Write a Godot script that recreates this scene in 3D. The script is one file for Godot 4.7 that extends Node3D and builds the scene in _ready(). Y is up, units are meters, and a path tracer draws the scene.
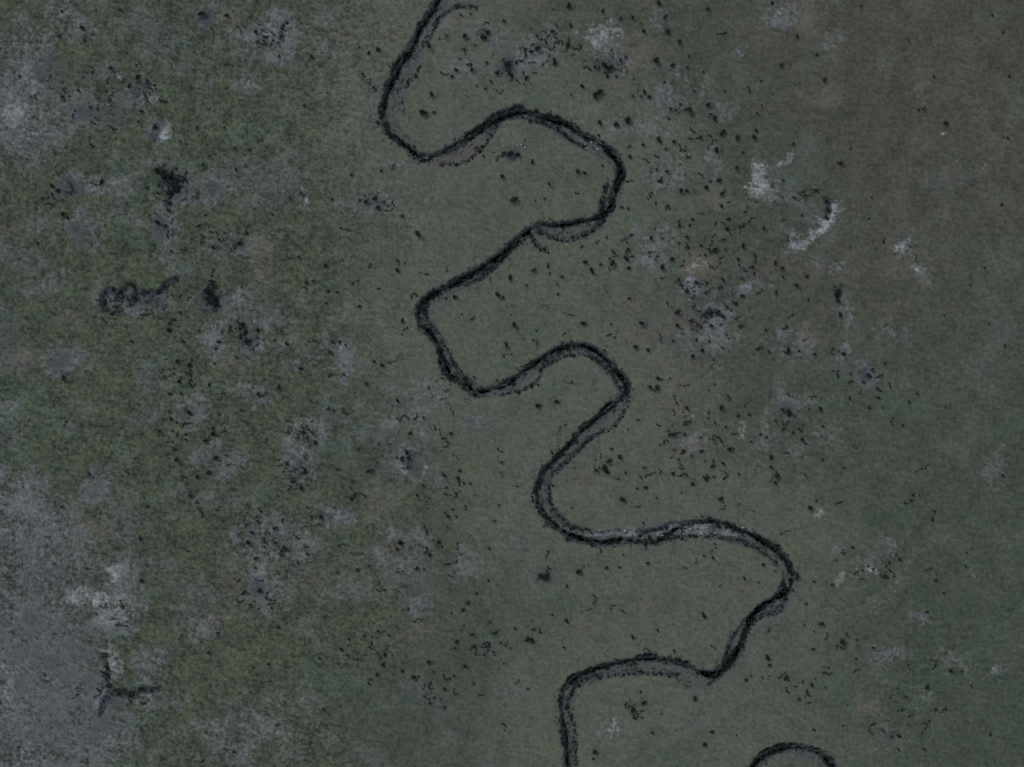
extends Node3D
# A meandering creek cut into a shrubby grass plain, seen from the air, straight down.
# One photograph pixel is half a metre on the ground; points below are [across, down] from the photograph's corner.

const S := 0.5                       # metres for each unit of the plan
const TX := 0.4                      # metres for each texel of the ground map
const NX := 1800
const NZ := 1400
const X0 := -360.0
const Z0 := -280.0
const WATER := -2.05

var rng := RandomNumberGenerator.new()
var used := {}
var edge_f := PackedFloat32Array()    # distance inside the channel's edge, metres (negative outside)
var thal_f := PackedFloat32Array()    # distance to the low-water line
var hole_f := PackedFloat32Array()    # depth of gullies and hollows
var silt_f := PackedFloat32Array()
var pale_f := PackedFloat32Array()
var dark_f := PackedFloat32Array()
var brown_f := PackedFloat32Array()
var near_f := PackedFloat32Array()    # distance to the creek, 4 m grid
const CN := 181
const CM := 141
var nf: PackedByteArray
var nm: PackedByteArray
var nc: PackedByteArray
var nw: PackedByteArray
var lut := PackedByteArray()
var rows := []
var hrows := []
var height_f := PackedFloat32Array()
var broad := FastNoiseLite.new()
var creek := []
var main_line := []

# creek: across, down, half width
var CREEK := PackedFloat32Array([
	500,-260,7, 450,-225,7, 420,-185,8, 440,-140,7, 490,-110,7, 500,-75,7, 475,-45,7, 456,-22,8, 444,0,8, 426,27,7, 410,62,9, 397,90,10, 392,107,10, 389,119,8, 396,132,6, 410,148,5, 421,157,5,
	441,158,7, 463,152,9, 480,138,7, 494,125,5, 507,116,4.5, 521,113,4, 535,118,4.5, 550,122,6, 565,129,7, 580,139,7, 594,146,7, 606,153,6, 615,162,5,
	620,172,4.5, 617,185,4.5, 612,200,5, 606,213,6, 595,224,8, 578,229,9, 560,232,9, 543,230,7, 530,233,5, 515,245,5.5, 502,257,6, 488,268,7, 472,278,7,
	456,288,7, 442,295,8, 430,302,9, 425,313,7, 428,325,6, 435,336,5.5, 442,349,5.5, 448,363,6, 457,376,6, 468,384,5.5, 478,390,4.5, 493,391,4.5, 508,387,6,
	524,378,8, 538,367,7, 553,355,6.5, 567,349,5.5, 580,348,5, 593,352,6, 605,363,6, 616,375,6, 624,386,6, 625,398,6, 616,410,8, 603,422,8, 589,434,8,
	575,447,8, 561,461,7.5, 548,474,7, 543,486,6.5, 543,498,6.5, 549,512,7, 560,523,7, 575,533,6.5, 590,537,7, 606,538,7.5, 622,536,7, 638,537,7, 654,536,8,
	670,532,9, 688,530,9, 706,528,9, 724,531,9, 740,536,8, 755,542,7, 770,551,6.5, 782,562,6.5, 788,575,6, 786,588,6, 781,600,7, 770,609,8, 757,617,7, 746,628,7,
	740,641,7, 733,655,7, 724,668,6, 712,678,8, 698,681,11, 684,674,9, 668,667,7, 650,665,7.5, 630,667,7, 610,670,6, 592,675,6, 578,683,6, 569,694,6, 566,708,6,
	568,725,6, 570,745,6, 572,770,6, 584,805,6, 622,835,7, 680,838,7, 728,806,6, 750,775,5.5, 768,758,5, 790,752,5, 808,754,5, 825,763,5, 840,785,6, 850,830,7, 830,880,7, 850,940,7])
# the dark low-water line under the cut banks
var MAIN := PackedFloat32Array([
	500,-260, 448,-228, 414,-185, 436,-136, 488,-106, 497,-72, 470,-44, 450,-20, 438,0, 432,12, 420,27, 416,40, 411,51, 400,62, 394,76, 387,90, 383,106, 381,118, 385,129, 394,137, 406,146, 413,152, 422,160, 436,154.5, 444,150.6,
	459,142.8, 475.6,131.6, 491.5,120.6, 505.5,113.7, 521,110, 534,115, 548,117.5, 564,123, 580,133, 594,140, 608,149, 617.5,160, 621.5,171, 618.5,184,
	613.5,200, 607,212, 597,218, 580,221, 560,225, 540,223.6, 533.6,224, 527.6,232, 513.6,242, 502,254, 488,264, 474,273, 458,281, 442,289, 428,298, 419,306,
	419,320, 427,330, 436,342, 440,352, 443,364, 452,378, 466,386, 476,393.5, 488,391, 508,382.7, 524,370, 540,360, 556,350, 576,345, 593,349, 608,361.5,
	620,374, 628,386, 623.5,395, 610,406, 596,418.5, 580,431.5, 567,446.5, 553,460.5, 540,475.5, 536,494, 541,510, 550,522, 566,534, 582,540, 600,543.5,
	620,541, 640,542, 655,543, 670,533, 690,524, 706,521, 724,524, 740,530, 756,537, 774,549, 788,562, 792.5,578, 789,590, 778,598, 764,606, 752,617, 747,627, 744,640,
	734,658, 724,671, 712,676, 700,672, 686,665, 670,660, 646,658, 624,662, 606,666, 588,672, 572,680, 562,692, 561,704, 563,722, 566,746, 569,770, 581,808,
	620,840, 681,843, 726,803, 748,773, 767,754, 790,747, 808,749, 824,756, 836,776, 845,830, 825,880, 845,940])
# thinner dark rows of scrub on the opposite banks and bars
var SIDE := [
	[477,8, 459,7, 447,12, 438,20, 432,32, 424,45], [420,66, 414,77, 407,86], [440,165, 466,161, 484,146, 492,133], [495,127, 503,119, 515,117, 526,119, 545,124, 560,131, 575,142, 588,149],
	[608,182, 604,197, 601,209], [606,219, 592,231, 578,238, 564,241, 548,236, 538,230], [530,233, 538,246, 548,252], [520,243, 505,256, 492,270, 480,279, 465,285],
	[428,304, 425,312, 430,325, 440,335], [441,338, 448,352, 456,368, 464,377, 474,387], [499,395, 512,392, 528,388, 538,380, 544,368, 560,358, 570,354, 590,356, 602,364, 614,376, 620,390],
	[630,398, 622,416, 612,428, 592,438, 580,450, 566,463, 553,475], [550,484, 550,502, 558,516, 570,527, 586,530], [640,536, 652,531, 668,528],
	[655,544, 670,540, 694,537, 715,537, 728,540, 740,541, 752,546, 768,556, 778,566], [784,583, 786,598, 780,611, 764,617, 752,624, 742,640],
	[735,632, 729,645, 728,655, 725,668], [716,680, 710,687], [678,676, 658,674, 638,673, 622,675, 602,676, 588,680, 576,688, 568,706, 574,722, 575,746, 576,765]]
# gullies: half width, depth, points
var GULLY := [
	[2.2, 1.3, 102,303, 107,291, 119,292, 131,286, 140,292, 158,292, 165,285, 177,279], [2.0, 1.1, 103,304, 112,314, 121,310],
	[1.6, 1.3, 107,655, 109,680, 110,690, 120,694, 130,695, 140,691, 152,690, 160,689], [1.5, 1.0, 109,696, 103,708, 100,715],
	[1.8, 1.1, 703,318, 708,313, 716,312, 723,316], [2.6, 1.2, 157,170, 165,175, 173,180, 178,189, 170,195, 169,205], [1.6, 1.0, 827,199, 830,208, 828,219],
	[1.5, .8, 282,42, 282,28, 288,22], [1.6, .9, 836,288, 838,298, 842,286], [1.8, .9, 238,328, 244,326, 246,333, 241,337], [1.4, .7, 530,234, 538,246, 547,250],
	[1.1, .6, 800,195, 812,190], [1.2, .7, 726,229, 735,228, 745,226], [1.6, .8, 203,300, 207,290, 213,297, 217,304], [1.2, .6, 361,76, 369,84, 378,92]]
# hollows: across, down, half length across and down, depth
var HOLLOW := [[412,463,7,14,1.4], [865,375,6,7,1.0], [715,320,9,7,.8], [172,184,13,11,1.2], [135,302,24,8,1.0], [159,131,8,10,.9], [141,90,8,10,.8], [112,73,7,7,.7],
	[339,347,8,7,.8], [247,343,9,8,.8], [246,537,8,10,.7], [280,540,9,9,.8], [334,516,18,6,.7], [608,466,7,9,.7], [605,66,12,8,.8], [508,68,9,9,.7], [485,34,9,7,.7], [787,411,8,6,.8],
	[776,478,5,8,.8], [272,33,13,9,.6], [374,202,14,8,.7], [300,470,9,12,.6], [194,412,12,10,.6], [632,710,8,8,.6], [899,736,9,7,.7]]
# bare ground: kind (0 grey silt, 1 pale, 2 slate silt, 3 brown earth), across, down, half lengths, turn in degrees, strength
var BARE := [
	[0,10,75,48,55,0,.85],[0,20,125,50,45,0,.8],[1,8,42,10,8,0,.55],[1,28,82,20,14,40,.5],[1,25,120,24,18,20,.52],[2,50,75,22,25,0,.6],[0,95,108,40,22,0,.75],[2,100,112,26,10,0,.75],[0,62,20,20,20,0,.55],
	[0,84,30,14,13,0,.8],[0,112,70,14,9,0,.85],[1,119,76,5,6,0,.6],[2,88,70,8,8,0,.8],[0,142,92,15,17,0,.95],[1,151,97,7,8,0,.6],[2,140,88,9,9,0,.8],[0,159,131,12,14,0,.9],[1,166,133,5,9,15,.95],[2,155,134,6,10,0,.9],
	[0,90,185,32,11,0,.85],[2,70,188,16,8,0,.9],[1,92,187,14,4,0,.5],[0,85,228,20,17,30,.8],[2,80,232,12,10,30,.55],[2,172,183,19,15,0,1.0],[0,188,190,18,15,0,.9],[2,183,184,7,7,0,1.0],[0,165,226,15,22,0,.85],[2,160,226,9,14,0,.9],[0,45,282,26,10,-30,.75],
	[0,138,302,34,12,0,.9],[2,140,298,26,7,0,.9],[0,62,357,20,20,0,.8],[2,62,358,12,13,0,.6],[3,20,360,22,18,0,.8],[2,8,340,14,20,0,.7],[2,36,374,14,9,0,.8],[0,10,430,20,30,0,.6],[2,5,438,12,14,0,.8],[0,62,395,14,12,0,.5],[2,44,322,16,10,0,.6],
	[0,20,500,38,32,0,.85],[0,95,483,16,19,0,.9],[2,97,484,9,13,0,.6],[3,80,528,26,15,0,.8],[0,25,555,68,55,0,.95],[0,25,660,80,100,0,1.0],[0,45,720,88,60,0,1.0],[2,45,640,70,30,0,.55],[2,60,700,60,70,0,.5],[1,4,690,14,30,0,.5],[1,30,760,30,10,0,.45],[0,5,600,50,40,0,.9],
	[0,112,600,34,40,0,.85],[1,115,575,8,12,10,.75],[1,90,597,24,7,0,.75],[1,115,612,20,16,0,.65],[1,110,660,14,17,0,.75],[1,105,655,4,10,0,.8],[1,100,703,8,8,0,.55],[0,150,668,22,20,0,.6],[1,25,750,9,6,0,.55],[1,110,740,12,7,20,.55],[0,165,700,26,14,0,.6],[2,112,700,16,9,0,.7],
	[0,275,32,26,21,0,.9],[1,272,27,10,9,0,.45],[0,268,56,34,12,0,.75],[0,206,14,14,14,0,.85],[2,206,14,9,9,0,.9],[0,325,48,14,11,0,.65],[0,255,75,26,18,0,.45],[0,205,85,12,16,0,.6],[0,208,110,16,20,0,.5],[0,215,190,22,18,0,.7],[2,215,187,9,7,0,.7],[0,303,197,9,12,0,.65],[1,306,198,3,5,0,.8],
	[0,374,202,22,12,0,.9],[2,372,201,14,7,0,.8],[0,400,168,12,12,0,.6],[0,352,210,10,8,0,.6],[0,228,244,32,13,0,.75],[2,240,242,9,8,0,.8],[2,212,300,15,14,0,.95],[0,225,300,18,12,0,.8],[2,247,341,11,10,0,.95],[0,250,347,16,12,0,.8],[0,217,345,12,22,0,.75],[0,263,330,14,6,0,.6],
	[0,337,350,18,18,0,.85],[1,340,347,4,4,0,.9],[0,348,366,9,18,10,.8],[0,300,362,26,12,0,.65],[0,252,392,24,13,0,.7],[0,195,411,17,16,0,.8],[2,190,412,10,8,0,.6],[0,305,432,22,14,0,.7],[0,300,467,18,18,0,.8],[2,302,474,9,18,0,.7],[0,222,462,28,18,0,.75],
	[0,334,516,24,11,0,.95],[1,333,511,9,4,0,.55],[2,326,518,10,6,0,.7],[0,272,540,42,30,0,.75],[2,250,535,10,14,0,.7],[2,282,546,11,9,0,.7],[0,260,592,28,22,0,.7],[2,259,590,10,10,0,.7],[0,205,630,16,12,0,.7],[0,300,560,26,14,0,.5],[0,230,740,40,26,0,.6],[0,290,720,60,40,0,.45],[3,275,700,40,20,0,.5],
	[0,412,463,14,20,0,.95],[2,412,463,8,15,0,1.1],[1,421,465,3,12,-8,.6],[1,403,474,5,6,0,.55],[0,400,408,32,22,0,.6],[0,430,395,24,20,0,.6],[0,472,420,11,8,0,.85],[2,470,422,6,5,0,.8],[0,424,437,9,6,0,.75],[3,455,420,18,12,0,.5],[0,445,480,14,14,0,.6],[0,420,605,14,13,0,.85],[0,405,545,28,26,0,.55],[0,470,565,20,22,0,.5],[2,546,577,7,9,0,.7],[0,512,693,16,8,0,.7],
	[0,487,34,20,14,0,.8],[0,535,50,34,16,-35,.85],[2,508,67,10,13,0,.9],[0,460,67,14,14,0,.55],[2,484,36,11,8,0,.8],[0,512,154,13,8,0,.8],[2,510,153,10,6,0,.9],[0,448,30,10,20,0,.5],
	[1,604,31,21,10,-8,.72],[1,600,38,8,7,0,.6],[3,640,50,26,18,20,.8],[0,612,55,22,16,25,.8],[2,606,66,14,8,0,.9],[0,664,96,14,12,0,.9],[0,690,82,22,18,0,.6],[0,665,20,14,14,0,.55],[0,650,120,60,22,0,.5],[2,627,121,7,7,0,.7],[1,654,104,4,5,0,.5],
	[0,665,172,22,22,0,.65],[1,681,153,8,6,0,.55],[3,690,160,18,14,0,.7],[0,715,163,8,16,0,.8],[3,718,198,15,17,0,.75],[0,655,245,26,22,-35,.7],[3,702,263,22,17,0,.85],[1,700,265,12,9,0,.5],[0,690,285,14,10,0,.75],[1,690,281,5,4,0,.6],[1,665,230,14,3,-40,.45],[0,760,185,20,20,0,.55],[1,756,176,11,18,10,.78],[1,758,190,15,8,20,.8],[0,778,200,28,9,10,.6],[1,783,161,10,4,-32,.85],
	[0,816,228,34,11,-38,.7],[1,824,222,24,6,-48,.92],[1,808,234,15,7,-35,.85],[1,836,205,5,8,0,.7],[0,825,262,26,9,0,.6],[1,836,264,10,5,0,.55],[0,790,245,26,8,-30,.55],[0,902,247,10,11,0,.9],[1,901,248,5,7,0,.9],[0,923,276,8,12,-30,.6],[1,921,271,4,4,0,.7],[0,745,289,34,8,-20,.7],[1,752,283,15,3,-20,.5],
	[0,716,318,20,13,0,.85],[1,714,318,8,4,0,.5],[0,783,14,18,15,0,.8],[1,779,12,5,5,0,.5],[0,737,49,8,7,0,.8],[3,800,15,26,28,0,.65],[3,822,95,22,16,0,.75],[0,725,110,24,10,0,.55],[0,715,345,34,26,0,.5],[0,790,340,26,16,0,.55],[3,810,335,30,10,0,.6],
	[0,800,425,50,42,0,.38],[2,787,411,9,7,0,.7],[0,770,440,30,16,0,.42],[1,742,426,5,8,-15,.65],[2,865,375,8,9,0,.95],[0,868,376,13,12,0,.8],[1,876,377,4,7,0,.45],[3,885,375,12,7,0,.6],[0,842,354,9,9,0,.75],[0,843,312,12,16,0,.65],[0,895,330,22,13,0,.5],[1,690,412,4,4,0,.6],[3,700,440,12,12,0,.65],[0,692,438,20,18,0,.5],
	[1,818,511,5,6,0,.7],[0,868,560,40,10,-14,.5],[0,875,592,46,24,0,.35],[1,840,575,6,8,0,.6],[1,858,571,4,3,0,.7],[1,874,569,4,3,-30,.7],[0,840,548,8,10,0,.5],[3,1005,535,16,18,0,.5],[0,982,572,14,7,0,.5],[0,1000,465,22,24,0,.4],[0,900,545,40,16,0,.4],
	[0,885,652,22,12,0,.7],[0,940,668,44,15,0,.38],[1,940,655,18,3,-8,.4],[0,995,669,10,9,0,.7],[1,993,668,6,6,0,.6],[0,908,692,40,24,0,.33],[0,890,735,22,16,0,.5],[2,892,735,10,9,0,.8],[3,870,705,26,14,0,.5],[0,925,618,12,10,0,.6],[1,985,168,4,3,0,.6],[0,925,92,26,10,0,.3],[0,835,40,14,12,0,.5],[0,1006,138,8,8,0,.7],[1,945,130,3,2.5,0,.8],
	[1,612,727,8,10,0,.65],[1,611,731,4,5,0,.7],[0,608,725,14,14,0,.6],[0,490,535,30,20,0,.4],[3,520,508,30,16,0,.5],[3,520,205,26,14,0,.35],[3,525,690,40,12,0,.4],[3,700,600,60,26,0,.4],[3,455,240,30,16,0,.4],[3,520,170,24,14,0,.3]]
# shrubs standing apart on the plain: across, down, half width
var SHRUB := PackedFloat32Array([
	368,53,2.5, 378,50,3, 359,48,1.5, 464.6,36,3, 461.6,15,2, 469.6,14,2, 451.7,75.4,2.5, 456.6,70,2.5, 459.6,60,2, 471.6,70,2.5, 466.6,65,1.5, 486.6,62,2, 490.5,82,2, 485.6,88,2, 477.6,86,1.5, 497.5,74,3, 507.5,65,4.5, 515.5,63,2, 509.5,74,3, 526.4,78,2.5, 482.6,37,4, 487.6,32,3, 503.5,22,2.5, 431.7,95,3, 422.8,113,4.5, 433.7,113,2, 402.8,102,2, 429.7,46,3.5, 537.4,36,2, 537,50,4, 531,53,3, 445.7,36,2,
	602.7,12,2.5, 568.8,6,3.5, 619.6,19,2.5, 632,19,2.5, 658.5,4,3, 665,17.5,2.5, 667.5,32,3, 643.6,32,2.5, 641.6,24,1.5, 679.5,42,2.5, 655.5,61.4,4, 672.5,66,2.5, 687.4,67,2, 688.4,56,1.8, 552.8,31,2.5, 568.8,45,2.5, 569.8,26,2.5, 545,42,2.2, 553.8,62,3.5, 603.7,64,4, 609.7,67,4, 606.7,76,2.5, 615.7,77,2, 619.6,60,2.5, 625.6,58,2, 594.7,68,2, 581.8,86.7,2.5, 595.7,95,4.2, 600,92,3.5, 570.8,94,1.5, 664.5,83,2, 643.6,92,2.5, 649.6,97,2.5, 641.6,96,2, 632.6,96,2, 680.5,105,2, 689.4,110,3.5, 669.5,109,2.5, 615.7,125,3.5, 599.7,123,3, 627.6,121,4.5, 658.5,141,3.5, 673.5,141.6,2.5, 699.4,137.6,2.5, 642.6,145.6,2.5, 694.4,90,2,
	513.8,201.6,5, 508.9,153.8,4.5, 517.8,154.8,3.5, 503.9,153,2.5, 531.8,161.8,2.5, 501.9,176.7,3, 577.6,171.7,3, 584.6,172.7,2.5, 549.7,183.7,2.5, 544.7,199,2, 535.8,200.6,1.5, 601.6,165.7,2, 601.6,201.6,3, 602.6,209.6,2.5, 629.5,156.8,2.5, 659.4,181.7,2.5, 650.4,171.7,1.5, 651.4,193.7,2, 483.9,155.8,2, 472,156.8,2,
	402,217,2.5, 417.9,232.9,4, 397,270.8,3, 405,262.8,1.5, 497.7,293.7,3.5, 502.7,297.7,2, 510.6,277.7,3, 533.6,269.8,2.5, 547.5,265.8,2.5, 526.6,285.7,1.8, 549.5,272.8,1.5, 561.5,275.7,2.5, 557.5,283.7,1.5, 557.5,294.7,2, 402,320.6,2.5, 513.6,325.6,3.5, 583.4,322.6,3, 454.8,296.7,3, 445.8,299,2, 461.8,314.6,1.5, 505.7,344.8,3, 537.6,405.7,3.5, 556.5,401.7,3, 427.9,387.7,2, 422.9,417.6,2, 474.8,376.7,2, 497.7,380.7,2, 410,432.6,2.5, 451.8,433.6,2.5,
	640.6,322.5,3.2, 635.6,347,3, 647.6,350,2.5, 692.4,355.9,2.8, 702.4,350,2.6, 657.5,386.8,3.5, 649.6,386.8,2.5, 657.5,378.8,2.5, 669.5,377.8,1.5, 686.5,408.7,2.8, 672.5,433.6,3.5, 684.5,434.6,2, 683.5,450.6,2.5, 701.6,450.7,2.5, 619.5,456.7,2.7, 611.7,448,2.2, 607.7,460.6,3, 605.7,468.5,4.5, 596.5,470.7,2.5, 573.8,467.5,1.5, 599.7,409.7,2, 709,389.8,1.5, 621.6,500.2,4, 645.6,486.8,2.5, 637.6,488.8,2, 656.5,497.8,1.5, 673.5,473.9,2.8, 692.2,483.8,2.5, 681.5,492.8,1.5, 552.8,484.8,2, 550.8,503.8,2, 578.8,572,3.6, 605.7,566.6,2.5, 619.6,566.6,2, 647.4,562,2.7, 623.6,554.6,1.5, 545.9,577.6,4.5, 539.9,573.6,3.5, 642.6,522.7,2, 571.8,506.8,1.5,
	719.8,498,3.2, 703.8,554.8,2, 711.8,557.8,2.5, 744.7,577.7,2.5, 763.6,564.7,2.5, 775.6,570.7,1.5, 703.8,614.6,3.5, 809.5,507.9,3, 821.5,623.8,3.2, 758.6,582.7,1.5, 813.5,581.7,2, 831.4,585.2,2.4, 805.5,603.6,2, 532,639.9,3.2, 566.9,620.3,2.6, 632.7,636.9,2.5, 656.6,629.9,2, 673.6,650.9,2, 639.7,690.8,2, 631.7,709.7,4, 643.7,702.7,3, 625.7,704.7,2, 634.7,718.7,2, 651.6,732.6,2, 704.5,743.6,3, 711.7,731.6,2.5, 594.8,751.6,3, 592.8,757.6,2, 660.6,713.7,1.5, 695.5,697.7,3.2,
	767.7,656.9,3.5, 768.7,663.8,2.5, 744.8,679.8,2.5, 750.8,674.8,1.6, 761.8,677.8,1.8, 783.7,677.8,2.5, 788.7,679.8,1.5, 801.6,680.8,2, 810.6,684.8,3, 805.6,689.8,1.8, 799,698.3,2.2, 812.6,647.9,2.5, 841.5,640.9,3.5, 855.5,657.9,1.8, 735.8,734.6,1.5, 813.6,728.6,2, 842.5,725.7,1.5, 872.6,647.9,2.2, 803.6,625,1.5,
	707.4,7.6,2.5, 771.6,4,2.5, 797.5,36.9,2.6, 817,54.8,2.3, 781.6,65.4,2.6, 760.6,80.8,1.8, 703.8,71.8,1.5, 706.8,104.7,3, 709.8,114.7,2, 714.8,118.2,3, 721.8,132.6,3.5, 737.7,137.6,3, 756.6,130.6,2.5, 753.7,137.2,3, 757.6,113.7,2, 792.5,143.2,2.2, 715.8,150,3.5, 665.9,148.6,2, 724.7,91.7,1.5, 760.6,105.7,1.5,
	737,167.5,2.6, 666.9,171,2.5, 660,181,2.5, 680.9,190.9,3, 687,191.5,2.6, 705.8,187.9,3, 718.8,180.9,3, 709.8,180.9,1.8, 721.8,192.9,2.8, 721.8,206.4,2.4, 667.9,206.4,2.2, 729.7,218.4,2.3, 744.7,211.4,2, 692.8,218.8,2.2, 689.9,225.8,2.2, 678.9,221.8,2, 686.9,237.7,2.3, 726.7,229.2,2.5, 743.7,226.2,2, 762.6,227.8,2.5, 742.7,245.7,3, 738.7,259.7,2.6, 740,265,2, 714.8,249.7,3, 705.8,254.7,2, 671.9,259.7,3, 661.2,267.3,3.5, 677.9,279.6,2.2, 722.8,279.6,2.5, 753.7,272.6,2.2, 775.6,262.7,2.5, 781.6,267.6,2.5, 783.6,276.6,2, 807.5,277,2.8, 796.5,285.6,2.5, 775.6,292,2.5, 742.7,296,2.8, 704.8,292.6,2.2, 686.6,290.6,3, 837.9,292.6,4, 815.5,189.9,2.6, 805,195.9,2, 793.5,196.9,1.8, 827.4,200.8,2.5, 829.4,209.8,2.5, 828.4,217.8,2, 840.6,163,3, 801.5,215.8,1.8, 742.7,153,2, 651.3,238.3,2.6, 652,194,2, 655,202.8,2, 656,170,2, 700.8,244.7,2, 678.9,243.7,2, 687.9,247.7,2, 683.9,260.7,1.8,
	677.2,312.4,3.2, 666.9,303,1.8, 735.7,303,2.5, 710.8,313.5,3.2, 718.5,312,2.8, 723.7,316,2.5, 699.8,312,1.8, 711.8,326.3,2.8, 721.8,324,2, 676.9,325,2.5, 740.6,326,2.6, 766.6,330,2, 786.6,327,2, 672.9,339.9,2, 709.8,341,2.2, 721.8,347.9,2, 757.6,348.9,2.5, 769.6,351.8,2, 788.5,350.4,3, 798.5,350.8,2, 814.5,354.8,2.5, 788.6,412.7,4.2, 782.6,408.7,2.5, 719.8,407.7,3.5, 737.7,414.7,2.3, 749.7,414,2.3, 725.7,427.6,2, 720.8,441.6,2, 729.3,449,2.8, 709.8,391.7,2, 714.8,383.7,1.5, 707.8,417.7,1.5, 760.6,434.6,2.2, 765.6,436.6,2, 793.5,432.6,2, 801.5,438.6,2.5, 819.5,408.7,3, 839.6,314.5,2.5, 837.4,301,3, 842.9,353.3,2.8,
	771.6,456.8,2.8, 770.6,467.8,2.8, 777.6,476.7,3.6, 775.6,482.7,2.5, 704.8,477.3,2.8, 712.8,476.7,2, 711.8,465.8,2.6, 722.8,463.8,2.5, 704.8,460.8,1.5, 677.9,458.8,1.8, 737.7,473.8,2, 815.5,500.7,1.8,
	585.9,262.3,3.2, 591,270.3,3.6, 599.9,263.8,2.2, 610.8,262.8,4.2, 624.8,258.8,4.2, 612.8,252.8,2.2, 628.8,267.8,2.5, 628.8,297.7,2.2, 667.7,302.7,1.8, 668.7,207,2, 606.9,237.9,1.8, 621.8,208,2, 627.8,209,2, 610.8,323.6,1.5,
	861.9,5.6,1.8, 918.7,109.7,2, 923.7,109.7,2, 945.6,123.6,3, 1009.4,76.8,2, 932.7,76.8,2.2, 1002.5,31.9,1.8, 1006.4,138.6,1.8, 824,80.8,2.5, 990.5,16,2, 850.9,148.6,1.5, 907.7,40,1.5, 984.5,267.3,1.8, 1002.5,204.8,2.2, 871.8,196.9,1.5, 868.9,217.8,1.5, 969.5,284.6,1.5, 871.8,368.8,2.4, 867.9,374.8,2.6, 863.9,381.8,2.3, 885.8,363.8,2.2, 849.9,373.8,1.8, 848.9,398.3,2, 868.9,406.7,2.3, 909.7,401.3,2.3, 917.7,393.7,1.8, 943.6,315,1.5, 1002.5,345.9,2.2, 901.8,425.6,2, 823,426.6,2, 945.6,407.7,1.5, 988.5,323,1.5, 912.7,494.3,2.2, 918.7,494.9,1.5, 935.3,510.8,2, 933.7,519.8,2.3, 851.9,547.7,2.3, 899.8,558.7,2.3, 895.8,553.7,1.6, 888.8,561.7,2, 935.7,579.6,2.4, 1002.5,475.9,2, 867.9,565.7,1.8, 861.9,570.6,1.8, 823,459,2, 943.6,593.6,1.8, 967.6,552.7,1.5,
	926.7,611,2.2, 950.6,670.8,2.8, 961.6,671.8,1.8, 927.7,687.7,3.8, 936.7,710,2.3, 945.6,709.3,1.8, 899.4,735.6,3, 890.8,736.6,2.3, 928.7,721.6,2, 924.7,748.6,2.2, 898.8,748.6,2, 989.5,733.6,2.2, 905.7,696.7,1.8,
	59.8,37.9,2.4, 137.6,77.8,3, 147.6,81.8,2, 111.7,68.8,2.5, 63.8,97.7,2.5, 142.6,111.7,2.5, 197.4,128.6,2.2, 181.5,141.6,2, 129.6,85.7,2.5, 155.5,127.6,3, 121.6,10,2.2, 83.8,29.9,3, 85.7,41.9,2, 202.4,15,3.6, 107.7,91.7,1.8, 78.8,91.7,2.2, 91.7,107.7,2.2, 96.7,11,1.5, 20.9,76.8,2, 62.8,12,2, 117.6,41.9,1.5,
	51.8,186.9,3, 57.8,190.9,3, 62.8,213.8,2.8, 67.8,217.8,2.5, 163.5,173.9,4.5, 171.5,175.9,4, 169.5,193.9,3.5, 177.5,187.9,4.5, 147.6,186.9,2.5, 157.5,170,3, 170.5,209.8,3, 157.5,221.8,2.8, 165.5,225.8,2.8, 199.4,225.8,2.6, 203,164,2.3, 101.7,181.9,2.5, 171.5,251.7,1.8, 37.9,242.7,2, 111.7,288,2.6, 119.6,292.6,2.6, 131.6,285.6,2.8, 146,292.5,2.2, 157.5,292.6,2.5, 163.5,285.6,2.4, 175.5,279.6,2.2, 102.7,304,2.4, 111.7,314,2.4, 173.5,320,2.2, 169.5,329.9,3, 180.5,312,2.3, 198.4,329.9,1.8, 177.5,361.8,2.8, 188.4,364.8,2.8, 179.5,381.8,2.8, 173.5,367.8,2, 180.5,392.7,2, 164.5,375.8,1.8, 160.5,430.6,2.5, 173.5,448.6,2.2, 171.5,418.6,2.5, 177.5,421.6,2.2, 131.6,341.5,2.2, 63.8,377.8,2.5, 169.5,411.7,2.2, 189,411.7,2.8, 119.6,435.6,1.5, 186,433.6,2, 182.5,341.9,1.8,
	87.7,473.9,2.2, 191.4,495.9,2.8, 197.4,476.9,2.8, 139.6,538.7,2.5, 176.5,459,3, 61.8,505.8,2.2, 147.6,506.8,2.2, 141.6,580.6,2.5, 87,567.6,2, 142.6,688.7,2.6, 129.6,695,2.4, 127.6,625.9,2, 109.5,686,2, 119.6,693.7,2.2, 151.5,690.7,2,
	256.8,31.9,2.6, 263.8,41.9,2, 281.8,35.9,1.8, 281.8,28,1.8, 286.7,23,1.8, 279.8,56.8,2, 311.7,57.8,2.5, 303.7,105.7,2, 226.9,16,2.5, 248.9,149.6,2.2, 369.5,79.8,1.8, 373.5,87.7,1.8, 212,28,1.8, 224,127.6,2, 327.6,92.7,1.5, 234.9,168.9,2.3, 301.7,192.9,2.3, 331.6,198.9,2.2, 351.5,175.9,2.2, 365.5,200.8,3, 374.5,197.9,2.8, 377.5,207.8,2.5, 383.4,201.8,2, 381.5,171.9,2.2, 271.8,214.8,2.2, 239.9,243.7,3, 247.9,233.7,2, 214,247.7,2.5, 218.9,239.7,2.2, 211,280.6,2.5, 216,285.6,2.2, 206,291.6,3.5, 207,298.6,3.8, 215,297.6,3, 299.7,256.7,2.4, 325.6,265.7,2.8, 305.7,282.6,2.2, 313.7,282,2, 327.6,290.6,2.2, 337.6,292.6,1.8, 206,215.8,2,
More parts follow.
